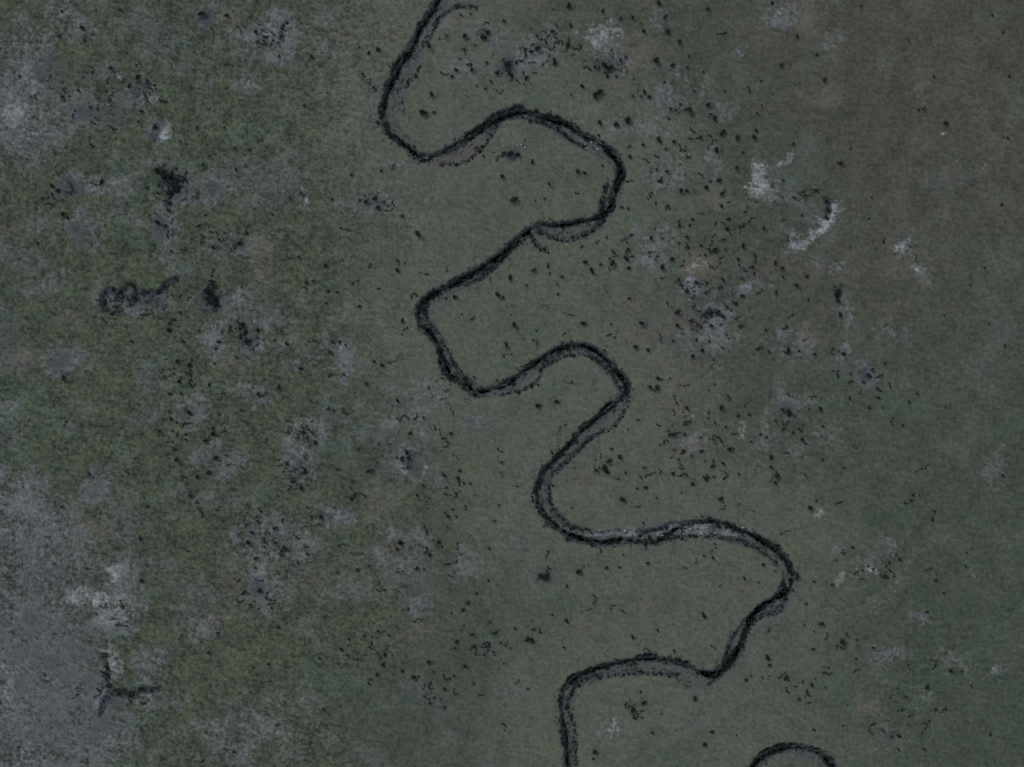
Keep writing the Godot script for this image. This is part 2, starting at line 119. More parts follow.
	216,305,3.6, 242.9,325.9,2.5, 239.9,329,2.3, 245.9,331.9,2.4, 240.9,336.5,2.4, 247.9,341.9,3.6, 257.8,330.3,2.5, 218.9,341.9,2.5, 215,347.9,2.2, 214,363.8,2.2, 288.7,343.3,3.2, 275.8,340.9,2.2, 278.8,386.1,3.2, 242.3,409.3,2.4, 258.8,393.7,2.5, 332.6,342.9,2.2, 346.6,344.9,2.2, 339.6,341.5,2, 330.6,352.8,2.2, 300.7,368.8,2.5, 359.5,307,2.3, 374.5,360.8,2.3, 382.5,364.8,2.6, 389.4,363.4,1.8, 326.6,303.6,1.8, 206,440.6,3, 214,433.6,2.8, 212.4,427.6,2, 315.7,442,2.8, 312.7,433.6,2.2, 287.7,431.6,2.2, 303.7,432.6,2.5, 397.4,400.7,2.8, 344.6,373.8,2.2, 229.9,325.9,1.8, 365.5,383.7,2, 358.5,448.6,1.8, 210,384.7,2.5, 219.9,413.7,1.8,
	216,458,2.8, 286.7,464,2.8, 304.7,470.9,3, 301.7,487.9,3, 292.7,481.9,2, 369.5,469.9,2.5, 402.4,459,3, 396.4,457,2, 251.8,531.8,3, 246.9,542.7,2.8, 256.8,521.8,2.5, 274.8,527.8,2.8, 283.7,546.7,3.2, 280.5,550.5,2.5, 255.8,558.7,2.8, 298.7,562.7,2.2, 307.7,553.7,2.2, 282.8,519.8,1.8, 320.6,516.8,2.8, 356.5,570.6,2.2, 242.9,592.6,3, 259.8,590.6,3.2, 266.8,597.6,2.2, 337.6,470,2, 351.5,498.9,2.2, 209,473,2.8, 254.8,568.6,2, 263.8,547.7,1.8, 397.4,547.7,2.5,
	208,651.4,2.4, 217.9,631.9,2.2, 272.8,608,2, 278.8,625.9,2.5, 319.6,656.8,2, 341.6,647.9,2.2, 348.6,638.9,2.2, 364.5,634.9,2, 371.5,635.9,1.8, 377.5,630.9,2.2, 384.4,653.8,3, 383.4,663.8,2.5, 378.5,673.8,2.8, 369.5,682.8,2, 402.4,669.8,2.5, 268.8,663.8,1.8, 324.6,708.7,2.2, 276.8,724.6,1.8, 233.9,750.5,2.5, 224.9,748.6,2, 207,730.6,1.8,
	406.9,452.5,3, 409,458,2.6, 444.8,474.9,2.5, 457.7,477.9,2.5, 459.7,469.9,2.2, 446.8,486.8,1.8, 469.7,482.8,2, 447.8,516.7,2.5, 455.7,516.7,2.2, 451.8,509.8,1.8, 415.9,494.8,2.2, 438.8,541.7,2.8, 429.8,555.6,2.8, 416.9,567.6,2.6, 423.8,569.6,1.8, 425.8,547.7,2.2, 498.6,504.8,1.8, 493.6,520.7,2, 422.8,484.8,2, 489.6,547.7,2.2, 501.6,462.9,2.2, 517.6,485.8,1.8, 400.9,541.7,3,
	475.7,592.9,2.3, 467.7,601.9,2.5, 463.3,608.9,2.5, 450.8,612.8,1.8, 457.3,640.8,2.6, 454.7,646.7,1.8, 473.7,633.8,2.5, 474.7,644.7,2.5, 489.6,645.7,2.3, 481.7,645.7,1.8, 500.6,643.3,1.8, 515.6,627.8,2, 526.5,637.5,4, 533.5,629.8,2.2, 496.6,631.8,1.8, 465.7,665.7,2.5, 567.4,585.9,2.2, 428.8,660.7,2.5, 413.9,675.7,2.8, 444.8,687.6,2.2, 433.8,696.6,2, 429.8,703.6,2.2, 443.8,706.6,2, 527.5,687.6,2, 389,634.8,2, 453.7,675.7,1.8, 472.7,682.6,1.8, 551.5,614.8,2, 563.4,647.7,2, 509.6,647.7,1.5, 487.6,580,2])
# pale boulders: across, down, half width
var ROCK := PackedFloat32Array([580.6,139.8,1.3, 587.6,147.8,1.5, 591.6,141.8,1.2, 597.6,148.8,1.4, 589.6,135.8,1.0, 585,143.5,1.1, 600.6,142.5,1.1, 594,151.5,1.0, 503.5,146,1.1, 508,145.2,1.0, 512.5,147,1.0, 517,145.4,1.2, 521.5,145,1.1, 525,147.4,1.2,
	414.8,156.5,1.1, 419.5,158.5,1.2, 427,157.5,1.2, 679,518.5,1.0, 684,534.5,1.3, 690.5,529,1.4, 686,527.5,1.1, 701,529,1.1, 702.5,534,1.2, 709,535,1.0, 716,533.5,1.1, 727.6,526,1.2, 728.6,531,1.1, 742.6,527.5,1.2, 741.5,533,1.1, 643,538,1.2, 642,529.5,1.1, 656,530,1.0, 663,535.5,1.2, 600,530.5,1.1, 612,531.5,1.0, 625,531,1.2, 634,530,1.0])
# what the shrubs are described by
var MARK := [[423,160,"the creek's first left bend"], [521,111,"the creek's first hump-shaped crest"], [620,171,"the creek's first right bend"], [419,310,"the creek's second left bend"], [576,346,"the creek's second hump-shaped crest"], [536,492,"the creek's third left bend"], [792,577,"the creek's largest right bend"], [712,676,"the widened bare creek pocket"], [562,690,"the creek's last left bend"], [790,748,"the creek arc at the bottom edge"],
	[604,32,"the pale patch near the top edge"], [758,184,"the pale Y-shaped bare patch"], [824,222,"the long slanting pale patch"], [901,248,"the small round pale spot"], [702,263,"the pinkish bare patch"], [715,316,"the dark curved hollow"], [742,426,"the small pale oval"], [787,411,"the slate patch right of the plain"], [867,375,"the purplish hollow"], [868,560,"the grey streak right of the creek"], [995,668,"the pale spot near the right edge"], [950,668,"the grey smear at lower right"], [890,735,"the slate patch near the bottom right"], [612,728,"the pale spot near the bottom edge"], [945,125,"the dark nick at upper right"], [783,14,"the grey patch at the top right"],
	[172,184,"the slate hollow at left"], [135,302,"the long toothed gully"], [115,693,"the forked gully at lower left"], [412,463,"the slate hollow left of the creek"], [339,348,"the white-centred grey patch"], [247,340,"the hooked dark hollow"], [212,298,"the black ragged hollow"], [272,32,"the grey patch at the upper left"], [142,92,"the purplish bare patch at upper left"], [25,100,"the pale bare ground by the left edge"], [374,202,"the grey patch left of the creek"], [334,514,"the bluish bare streak"], [272,540,"the mottled grey patches at lower left"], [95,483,"the bluish patch near the left edge"], [485,640,"the ring of scrub at lower middle"], [545,576,"the dark patch below the third left bend"], [631,709,"the scrub clump near the bottom"], [300,470,"the grey speckled patch at centre left"], [607,466,"the slate clump right of third bend"], [384,660,"the row of shrubs at lower middle"], [195,412,"the grey smudge at left"], [60,358,"the violet patch at left"]]
var REACH := [[394,76,"the creek's top reach"], [406,146,"the creek's first left bend"], [491,120,"the reach rising from the first left bend"], [564,123,"the creek's first hump-shaped crest"], [607,212,"the creek's first right bend"], [533,224,"the level reach below the first right bend"], [428,298,"the slanting reach above the second left bend"], [440,352,"the creek's second left bend"], [524,370,"the dip between second bend and crest"], [628,386,"the creek's second hump-shaped crest"], [553,460,"the slanting reach below the second crest"], [566,534,"the creek's third left bend"], [660,540,"the level reach after the third left bend"], [740,530,"the broad stony reach"], [789,590,"the creek's largest right bend"], [724,671,"the slanting reach below the largest bend"], [588,672,"the level reach to the last bend"], [562,722,"the creek's last left bend"], [640,842,"the creek's bottom straight"], [900,990,"the creek arc at the bottom edge"]]
const ORD := ["first","second","third","fourth","fifth","sixth","seventh","eighth","ninth","tenth","eleventh","twelfth","thirteenth","fourteenth","fifteenth","sixteenth","seventeenth","eighteenth","nineteenth","twentieth","twenty-first","twenty-second","twenty-third","twenty-fourth","twenty-fifth","twenty-sixth","twenty-seventh","twenty-eighth","twenty-ninth","thirtieth"]

# where the dark growth on the banks is thickest
var THICK := [[390,95],[382,116],[495,120],[545,118],[600,145],[619,175],[610,205],[500,255],[440,290],[420,312],[445,365],[580,346],[615,370],[626,382],[555,460],[537,490],[585,540],[610,543],[655,541],[735,531],[770,550],[786,562],[791,580],[745,630],[735,655],[720,672],[580,677],[600,668],[780,749]]

func nth(i: int) -> String:
	if i < 30: return ORD[i]
	return str(i + 1) + "th"

func at(u: float, v: float) -> Vector2:
	return Vector2((u - 512.0) * S, (v - 383.5) * S)

func numbered(n: String) -> String:
	used[n] = used.get(n, -1) + 1
	return n if used[n] == 0 else "%s_%03d" % [n, used[n]]

func tag(o: Node, label: String, category: String, group := "", kind := "") -> void:
	if label: o.set_meta("label", label)
	if category: o.set_meta("category", category)
	if group: o.set_meta("group", group)
	if kind: o.set_meta("kind", kind)

# a smooth line through points of a flat list, one every step metres; k numbers to a point
func trace(p: PackedFloat32Array, k: int, step: float) -> Array:
	var out := []
	var n := p.size() / k
	for i in n - 1:
		var a := mini(maxi(i - 1, 0), n - 1)
		var d := mini(i + 2, n - 1)
		var p0 := at(p[a * k], p[a * k + 1])
		var p1 := at(p[i * k], p[i * k + 1])
		var p2 := at(p[(i + 1) * k], p[(i + 1) * k + 1])
		var p3 := at(p[d * k], p[d * k + 1])
		var m := maxi(1, int(p1.distance_to(p2) / step))
		for j in m:
			var t := float(j) / m
			var q := p1.cubic_interpolate(p2, p0, p3, t)
			var w := 0.0
			if k == 3: w = lerpf(p[i * 3 + 2], p[(i + 1) * 3 + 2], t) * S
			out.append(Vector3(q.x, w, q.y))
	return out

func filled(v: float) -> PackedFloat32Array:
	var a := PackedFloat32Array(); a.resize(NX * NZ); a.fill(v); return a

func carve() -> void:
	edge_f = filled(-9.0); thal_f = filled(9.0); hole_f = filled(0.0)
	creek = trace(CREEK, 3, 0.8)
	main_line = trace(MAIN, 2, 0.8)
	for i in creek.size():
		var c: Vector3 = creek[i]
		var r := c.y + 3.2
		var wob := broad.get_noise_2d(c.x * 14.0, c.z * 14.0) * 2.0
		var ia := maxi(0, int((c.x - r - X0) / TX)); var ib := mini(NX - 1, int((c.x + r - X0) / TX))
		var ja := maxi(0, int((c.z - r - Z0) / TX)); var jb := mini(NZ - 1, int((c.z + r - Z0) / TX))
		for j in range(ja, jb + 1):
			var dz := Z0 + j * TX - c.z
			for k in range(ia, ib + 1):
				var dx := X0 + k * TX - c.x
				var e := c.y + wob - sqrt(dx * dx + dz * dz)
				var o := j * NX + k
				if e > edge_f[o]: edge_f[o] = e
	for i in main_line.size():
		var c: Vector3 = main_line[i]
		var r := 4.2
		var ia := maxi(0, int((c.x - r - X0) / TX)); var ib := mini(NX - 1, int((c.x + r - X0) / TX))
		var ja := maxi(0, int((c.z - r - Z0) / TX)); var jb := mini(NZ - 1, int((c.z + r - Z0) / TX))
		var wob := broad.get_noise_2d(c.x * 20.0 + 300.0, c.z * 20.0) * 0.9 + broad.get_noise_2d(c.x * 3.0 + 900.0, c.z * 3.0) * 2.0
		for j in range(ja, jb + 1):
			var dz := Z0 + j * TX - c.z
			for k in range(ia, ib + 1):
				var dx := X0 + k * TX - c.x
				var e := sqrt(dx * dx + dz * dz) + wob
				var o := j * NX + k
				if e < thal_f[o]: thal_f[o] = e
	for line in SIDE: GULLY.append([1.3, 0.75] + line)
	for g in GULLY:
		var f := PackedFloat32Array(g.slice(2))
		for c in trace(f, 2, 0.5):
			var r: float = g[0] * S + 1.0
			var wob := broad.get_noise_2d(c.x * 25.0, c.z * 25.0) * 1.4
			for j in range(maxi(0, int((c.z - r - Z0) / TX)), mini(NZ - 1, int((c.z + r - Z0) / TX)) + 1):
				for k in range(maxi(0, int((c.x - r - X0) / TX)), mini(NX - 1, int((c.x + r - X0) / TX)) + 1):
					var d := Vector2(X0 + k * TX - c.x, Z0 + j * TX - c.z).length()
					var h: float = g[1] * (1.0 - smoothstep(g[0] * S * 0.5, r, d + wob))
					var o := j * NX + k
					if h > hole_f[o]: hole_f[o] = h
	for g in HOLLOW:
		var c := at(g[0], g[1])
		var rx: float = g[2] * S; var rz: float = g[3] * S
		for j in range(int((c.y - rz * 1.4 - Z0) / TX), int((c.y + rz * 1.4 - Z0) / TX) + 1):
			for k in range(int((c.x - rx * 1.4 - X0) / TX), int((c.x + rx * 1.4 - X0) / TX) + 1):
				if k < 0 or k >= NX: continue
				var o := j * NX + k
				var dx := (X0 + k * TX - c.x) / rx; var dz := (Z0 + j * TX - c.y) / rz
				var d := sqrt(dx * dx + dz * dz) + (nm[o] / 255.0 - 0.5) * 2.0
				var h: float = g[4] * 0.7 * (1.0 - smoothstep(0.35, 0.95, d + (nf[o] / 255.0 - 0.5) * 0.9))
				if h > hole_f[o]: hole_f[o] = h

func bare() -> void:
	silt_f = filled(0.0); pale_f = filled(0.0); dark_f = filled(0.0); brown_f = filled(0.0)
	for b in BARE:
		var c := at(b[1], b[2])
		var rx: float = b[3] * S * 1.25; var rz: float = b[4] * S * 1.25
		var r := maxf(rx, rz)
		var ca := cos(deg_to_rad(b[5])); var sa := sin(deg_to_rad(b[5]))
		var kind: int = b[0]
		var s: float = b[6]
		for j in range(maxi(0, int((c.y - r - Z0) / TX)), mini(NZ - 1, int((c.y + r - Z0) / TX)) + 1):
			for k in range(maxi(0, int((c.x - r - X0) / TX)), mini(NX - 1, int((c.x + r - X0) / TX)) + 1):
				var dx := X0 + k * TX - c.x; var dz := Z0 + j * TX - c.y
				var a := (dx * ca + dz * sa) / rx; var e := (dz * ca - dx * sa) / rz
				var q := 1.0 - a * a - e * e
				if q <= 0.0: continue
				q = s * sqrt(q)
				var o := j * NX + k
				if kind == 0: silt_f[o] = maxf(silt_f[o], q)
				elif kind == 1: pale_f[o] = maxf(pale_f[o], q)
				elif kind == 2: dark_f[o] = maxf(dark_f[o], q)
				else: brown_f[o] = maxf(brown_f[o], q)

func near_creek() -> void:
	near_f.resize(CN * CM)
	var pts := []
	for i in range(0, creek.size(), 9): pts.append(Vector2(creek[i].x, creek[i].z))
	for j in CM:
		for i in CN:
			var p := Vector2(X0 + i * 4.0, Z0 + j * 4.0)
			var d := 1e9
			for q in pts: d = minf(d, p.distance_squared_to(q))
			near_f[j * CN + i] = sqrt(d)

func near_at(x: float, z: float) -> float:
	var fx := clampf((x - X0) / 4.0, 0.0, CN - 1.01); var fz := clampf((z - Z0) / 4.0, 0.0, CM - 1.01)
	var i := int(fx); var j := int(fz)
	var o := j * CN + i
	return lerpf(lerpf(near_f[o], near_f[o + 1], fx - i), lerpf(near_f[o + CN], near_f[o + CN + 1], fx - i), fz - j)

# one row of the ground map: what the soil and plants are made of, and how high the ground lies
func map_row(j: int) -> void:
	var row := PackedByteArray(); row.resize(NX * 3)
	var hr := PackedFloat32Array(); hr.resize(NX)
	var z := Z0 + j * TX
	for i in NX:
		var x := X0 + i * TX
		var o := j * NX + i
		var f := nf[o] / 255.0 - 0.5
		var m := nm[o] / 255.0 - 0.5
		var c := nc[o] / 255.0 - 0.5
		var w := nw[o] / 255.0 - 0.5
		# streaky grain of the tussock grass: the fine pattern drawn out along the wind
		var sx := i * 42 / 100 + j * 11 / 100
		var st := nf[(j * 78 / 100 + (NX - 1 - i) * 17 / 100) * NX + sx] / 255.0 - 0.5
		var u := x / S + 512.0
		var v := z / S + 383.5
		var near := near_at(x, z)
		var plain := 1.0 - smoothstep(18.0, 60.0, near + w * 36.0)
		var left := 1.0 - smoothstep(300.0, 440.0, u + c * 160.0)
		# ragged outlines: the patches are looked up a few metres off, by the noise
		var m2 := nm[(NZ - 1 - j) * NX + NX - 1 - i] / 255.0 - 0.5
		var w2 := nw[(NZ - 1 - j) * NX + NX - 1 - i] / 255.0 - 0.5
		var po := clampi(j + int(m2 * 26.0 + w2 * 10.0), 0, NZ - 1) * NX + clampi(i + int(m * 26.0 + w * 10.0), 0, NX - 1)
		var sf := silt_f[po]; var pf := pale_f[po]; var df := dark_f[po]; var bf := brown_f[po]
		# turf
		var a := Vector3(0.0500, 0.0580, 0.0440)                       # dull olive turf to the right
		a = a.lerp(Vector3(0.0500, 0.0600, 0.0420), left)               # greener tussock to the left
		var bt := smoothstep(560.0, 900.0, u + w * 200.0) * (1.0 - smoothstep(120.0, 420.0, v + c * 240.0))
		a = a.lerp(Vector3(0.0530, 0.0525, 0.0400), bt * 0.8)           # browner, drier turf at the upper right
		a = a.lerp(Vector3(0.0700, 0.0790, 0.0600), plain * 0.9)        # paler short grass of the flood plain
		a = a.lerp(Vector3(0.0520, 0.0690, 0.0510), smoothstep(0.05, 0.3, c + w2 * 0.6 + m * 0.3) * 0.45)
		a = a.lerp(Vector3(0.0760, 0.0710, 0.0650), smoothstep(0.08, 0.3, w - c * 0.5 + m2 * 0.3) * 0.45)
		a = a.lerp(Vector3(0.0700, 0.0760, 0.0790), smoothstep(0.02, 0.28, w2 - w * 0.3 + m * 0.5) * (0.3 + 0.2 * left))
		var lr := smoothstep(700.0, 950.0, u + w2 * 160.0) * smoothstep(330.0, 620.0, v + c * 200.0)
		a = a.lerp(Vector3(0.0440, 0.0560, 0.0400), lr * 0.7)           # greener turf at the lower right
		a.x *= 1.0 + m2 * 0.18 + f * 0.06; a.z *= 1.0 - m * 0.16 + (nf[(NZ - 1 - j) * NX + NX - 1 - i] / 255.0 - 0.5) * 0.2
		var rough := 0.70 + left * 0.36 - plain * 0.10
		a *= maxf(0.3, 1.0 + rough * (m * (0.55 + 0.1 * left) + st * (0.95 + 0.2 * left) + f * 1.3))
		# bare ground
		var sil := smoothstep(0.28, 0.80, sf * 0.95 + m * 0.85 + f * 0.45 + st * 0.35) if sf > 0.0 else 0.0
		var bro := smoothstep(0.3, 0.9, bf + m * 0.6 + f * 0.3) if bf > 0.0 else 0.0
		a = a.lerp(Vector3(0.100, 0.084, 0.070) * (1.0 + f * 0.7 + m * 0.3), bro * 0.5)
		a = a.lerp(Vector3(0.079, 0.084, 0.089) * (1.0 + f * 1.2 + st * 0.8 + m * 0.7 + w2 * 0.9), sil * 0.7)
		var spk := smoothstep(0.30, 0.62, f * 1.3 + st * 0.5 + sf * 0.25) * sil
		a = a.lerp(Vector3(0.150, 0.155, 0.162), spk * 0.5)             # stones and pale crust in the silt
		var drk := smoothstep(0.42, 0.85, df * 0.80 + m * 1.1 + f * 1.2 + st * 0.4) if df > 0.0 else 0.0
		a = a.lerp(Vector3(0.034, 0.038, 0.047) * (1.0 + f * 1.0 + st * 0.5), drk * 0.8)
		var pal := smoothstep(0.35, 1.20, pf + m * 0.6 + f * 0.8 + st * 0.5) if pf > 0.0 else 0.0
		a = a.lerp(Vector3(0.235, 0.245, 0.258) * (1.0 + f * 0.7), pal * 0.75)
		# the creek's bed and cut banks
		var e := edge_f[o] + f * 0.5 + m * 0.7
		var bedc := Vector3(0.068, 0.073, 0.068) * (1.0 + m * 1.0 + f * 1.5 + st * 0.4)
		bedc = bedc.lerp(Vector3(0.032, 0.035, 0.039), smoothstep(0.0, 0.22, f * 0.9 + m * 0.9 + st * 0.5) * 0.7)
		if v > 524.0 and v < 536.0 and u > 575.0 and u < 760.0: bedc = bedc.lerp(Vector3(0.135, 0.14, 0.147), smoothstep(-0.2, 0.25, m + f * 0.4))
		if u < 500.0 and v > 130.0 and v < 170.0: bedc = bedc.lerp(Vector3(0.082, 0.076, 0.068), 0.4)
		a = a.lerp(bedc, smoothstep(-1.2, 0.4, e))
		var wet := 1.0 - smoothstep(0.9, 1.9, thal_f[o] + m * 1.9 + f * 0.9)
		a = a.lerp(Vector3(0.026, 0.029, 0.034) * (1.0 + f * 0.9), wet * (0.45 + 0.5 * smoothstep(-0.16, 0.06, f + m * 0.7)))   # wet black mud by the water
		var gul := smoothstep(0.42, 0.95, hole_f[o] + m * 1.3 + f * 0.9)
		if gul > 0.0: a = a.lerp(Vector3(0.034, 0.037, 0.045) * (1.0 + f * 0.8), gul * smoothstep(0.0, 0.3, 0.3 + m + f * 0.5) * 0.85)
		row[i * 3] = lut[clampi(int(a.x * 4095.0), 0, 4095)]
		row[i * 3 + 1] = lut[clampi(int(a.y * 4095.0), 0, 4095)]
		row[i * 3 + 2] = lut[clampi(int(a.z * 4095.0), 0, 4095)]
		# height
		var flat := smoothstep(10.0, 70.0, near)
		var h := broad.get_noise_2d(x * 0.5, z * 0.5) * 2.6 * flat + m * (0.45 + left * 0.55) + st * (0.30 + 0.50 * left) + f * 0.30
		h -= smoothstep(0.0, 1.5, edge_f[o]) * 1.55
		h -= (1.0 - smoothstep(0.3, 1.5, thal_f[o] + f * 0.8)) * (2.5 if edge_f[o] < -0.4 else 0.95)
		if edge_f[o] > 0.0: h = maxf(h, -2.6)
		h -= hole_f[o]
		hr[i] = h
	rows[j] = row
	hrows[j] = hr

func ground_at(x: float, z: float) -> float:
	var fx := (x - X0) / TX; var fz := (z - Z0) / TX
	if fx < 0.0 or fz < 0.0 or fx >= NX - 1 or fz >= NZ - 1:
		return broad.get_noise_2d(x * 0.5, z * 0.5) * 2.6
	var i := int(fx); var j := int(fz); var o := j * NX + i
	return lerpf(lerpf(height_f[o], height_f[o + 1], fx - i), lerpf(height_f[o + NX], height_f[o + NX + 1], fx - i), fz - j)

func lines(a: float, far: float) -> PackedFloat32Array:
	var out := PackedFloat32Array()
	var q := []
	var p := a
	var s := 1.2
	while p < far:
		q.append(p); s *= 1.12; p += s
	q.reverse()
	for k in q: out.append(-k)
	p = -a + 0.6
	while p < a - 0.3:
		out.append(p); p += 0.6
	q.reverse()
	for k in q: out.append(k)
	return out

func make_ground(tex: ImageTexture) -> void:
	var xs := lines(272.0, 6000.0)
	var zs := lines(208.0, 6000.0)
	var nx := xs.size(); var nz := zs.size()
	var vs := PackedVector3Array(); vs.resize(nx * nz)
	var uv := PackedVector2Array(); uv.resize(nx * nz)
	var no := PackedVector3Array(); no.resize(nx * nz)
	for j in nz:
		for i in nx:
			var h := ground_at(xs[i], zs[j])
			vs[j * nx + i] = Vector3(xs[i], h, zs[j])
			uv[j * nx + i] = Vector2((xs[i] - X0) / (NX * TX), (zs[j] - Z0) / (NZ * TX))
	for j in nz:
		for i in nx:
			var l := vs[j * nx + maxi(i - 1, 0)]; var r := vs[j * nx + mini(i + 1, nx - 1)]
			var t := vs[maxi(j - 1, 0) * nx + i]; var b := vs[mini(j + 1, nz - 1) * nx + i]
			no[j * nx + i] = Vector3(-(r.y - l.y) / (r.x - l.x), 1.0, -(b.y - t.y) / (b.z - t.z)).normalized()
	var ix := PackedInt32Array(); ix.resize((nx - 1) * (nz - 1) * 6)
	var k := 0
	for j in nz - 1:
		for i in nx - 1:
			var o := j * nx + i
			ix[k] = o; ix[k + 1] = o + 1; ix[k + 2] = o + nx
			ix[k + 3] = o + 1; ix[k + 4] = o + nx + 1; ix[k + 5] = o + nx
			k += 6
	var arr := []; arr.resize(Mesh.ARRAY_MAX)
	arr[Mesh.ARRAY_VERTEX] = vs; arr[Mesh.ARRAY_NORMAL] = no; arr[Mesh.ARRAY_TEX_UV] = uv; arr[Mesh.ARRAY_INDEX] = ix
	var am := ArrayMesh.new(); am.add_surface_from_arrays(Mesh.PRIMITIVE_TRIANGLES, arr)
	var m := StandardMaterial3D.new()
	m.albedo_texture = tex; m.roughness = 1.0; m.metallic_specular = 0.15
	am.surface_set_material(0, m)
	var o := MeshInstance3D.new(); o.name = "ground"; o.mesh = am
	tag(o, "grassy plain with grey bare patches and the cut creek channel", "ground", "", "structure")
	add_child(o)

func make_water() -> void:
	var st := SurfaceTool.new(); st.begin(Mesh.PRIMITIVE_TRIANGLES)
	var n := main_line.size()
	for i in n:
		var a: Vector3 = main_line[maxi(i - 1, 0)]; var b: Vector3 = main_line[mini(i + 1, n - 1)]
		var d := Vector2(b.x - a.x, b.z - a.z).normalized()
		var c: Vector3 = main_line[i]
		for s in [-1.0, 1.0]:
			st.set_normal(Vector3.UP)
			st.add_vertex(Vector3(c.x - d.y * 1.5 * s, WATER, c.z + d.x * 1.5 * s))
	for i in n - 1:
		var o := i * 2
		for q in [o, o + 1, o + 2, o + 1, o + 3, o + 2]: st.add_index(q)
	var m := StandardMaterial3D.new()
	m.albedo_color = Color(0.017, 0.020, 0.024).linear_to_srgb(); m.roughness = 0.12
	var w := MeshInstance3D.new(); w.name = "creek_water"; w.mesh = st.commit(); w.material_override = m
	tag(w, "narrow dark water winding along the creek bed", "water", "", "structure")
	add_child(w)

func blade(st: SurfaceTool, a: Vector3, b: Vector3, c: Vector3, col: Color) -> void:
	var n := (c - a).cross(b - a).normalized()
	var face := [a, b, c]
	if n.y < 0.0:
		n = -n; face = [a, c, b]
	n = (n + Vector3.UP * 0.6).normalized()
	for p in face:
		st.set_color(col); st.set_normal(n); st.add_vertex(p)

# a tuft of leaning blades, about a metre across
func tuft(count: int, flat: float) -> ArrayMesh:
	var st := SurfaceTool.new(); st.begin(Mesh.PRIMITIVE_TRIANGLES)
	for i in count:
		var a := rng.randf() * TAU
		var d := Vector3(cos(a), 0, sin(a)); var s := Vector3(-d.z, 0, d.x) * rng.randf_range(0.09, 0.18)
		var p := d * rng.randf_range(0.0, 0.18)
		var tip := p + d * rng.randf_range(0.2, 0.45) + Vector3.UP * rng.randf_range(0.2, 0.5) * flat
		var g := rng.randf_range(0.8, 1.2)
		blade(st, p - s - Vector3.UP * 0.08, p + s - Vector3.UP * 0.08, tip, Color(g, g, g))
	return st.commit()

# crown of leaf sprays in a few lobes, unit half width; and its forked stems
func crown(seedn: int, leaves: int) -> Array:
	var r := RandomNumberGenerator.new(); r.seed = seedn
	var st := SurfaceTool.new(); st.begin(Mesh.PRIMITIVE_TRIANGLES)
	var lobes := []
	for i in r.randi_range(4, 6):
		var a := r.randf() * TAU; var d := r.randf_range(0.15, 0.55)
		lobes.append([Vector3(cos(a) * d, r.randf_range(0.45, 0.95), sin(a) * d), r.randf_range(0.36, 0.56)])
	for i in leaves:
		var l: Array = lobes[i % lobes.size()]
		var d := Vector3(r.randfn(), r.randfn(), r.randfn()).normalized()
		var p: Vector3 = l[0] + d * l[1] * pow(r.randf(), 0.4)
		if p.y < 0.08: p.y = 0.08 + r.randf() * 0.2
		var t := Vector3(r.randfn(), r.randfn() * 0.6, r.randfn()).normalized()
		var b := d.cross(t).normalized()
		t = b.cross(d).normalized()
		var n := (d + Vector3(r.randfn(), r.randfn(), r.randfn()) * 0.4).normalized()
		b = (b + n * 0.3).normalized()
		var s := r.randf_range(0.09, 0.17)
		var g := r.randf_range(0.6, 1.35)
		var col := Color(0.0135 * g, 0.016 * g, 0.015 * g)
		if r.randf() < 0.2: col = Color(0.024 * g, 0.028 * g, 0.021 * g)
		blade(st, p - t * s, p + b * s * 0.7, p + t * s, col)
		blade(st, p - t * s, p + t * s, p - b * s * 0.7, col)
	var sm := SurfaceTool.new(); sm.begin(Mesh.PRIMITIVE_TRIANGLES)
	for l in lobes:
		var a := Vector3(r.randfn() * 0.05, -0.15, r.randfn() * 0.05)
		var m: Vector3 = (a + l[0]) * 0.5 + Vector3(r.randfn(), 0, r.randfn()) * 0.05
		tube(sm, a, m, 0.055, 0.04); tube(sm, m, l[0], 0.04, 0.015)
	return [st.commit(), sm.commit()]

func tube(st: SurfaceTool, a: Vector3, b: Vector3, ra: float, rb: float) -> void:
	var d := (b - a).normalized()
	var u := d.cross(Vector3(0.3, 0.1, 0.9)).normalized(); var v := d.cross(u)
	for i in 5:
		var c := TAU * i / 5.0; var e := TAU * (i + 1) / 5.0
		var n0 := u * cos(c) + v * sin(c); var n1 := u * cos(e) + v * sin(e)
		for q in [[a + n0 * ra, n0], [b + n0 * rb, n0], [a + n1 * ra, n1], [a + n1 * ra, n1], [b + n0 * rb, n0], [b + n1 * rb, n1]]:
			st.set_normal(q[1]); st.add_vertex(q[0])

func boulder(seedn: int) -> ArrayMesh:
	var r := FastNoiseLite.new(); r.seed = seedn; r.frequency = 0.9
	var s := SphereMesh.new(); s.radial_segments = 10; s.rings = 6; s.radius = 1.0; s.height = 2.0
	var arr := s.get_mesh_arrays()
	var vs: PackedVector3Array = arr[Mesh.ARRAY_VERTEX]
	var st := SurfaceTool.new(); st.begin(Mesh.PRIMITIVE_TRIANGLES); st.set_smooth_group(-1)
	var ix: PackedInt32Array = arr[Mesh.ARRAY_INDEX]
	for i in ix:
		var p := vs[i]
		p *= 1.0 + 0.45 * r.get_noise_3dv(p)
		p.y = p.y * 0.62 + 0.25
		st.add_vertex(p)
	st.generate_normals()
	return st.commit()

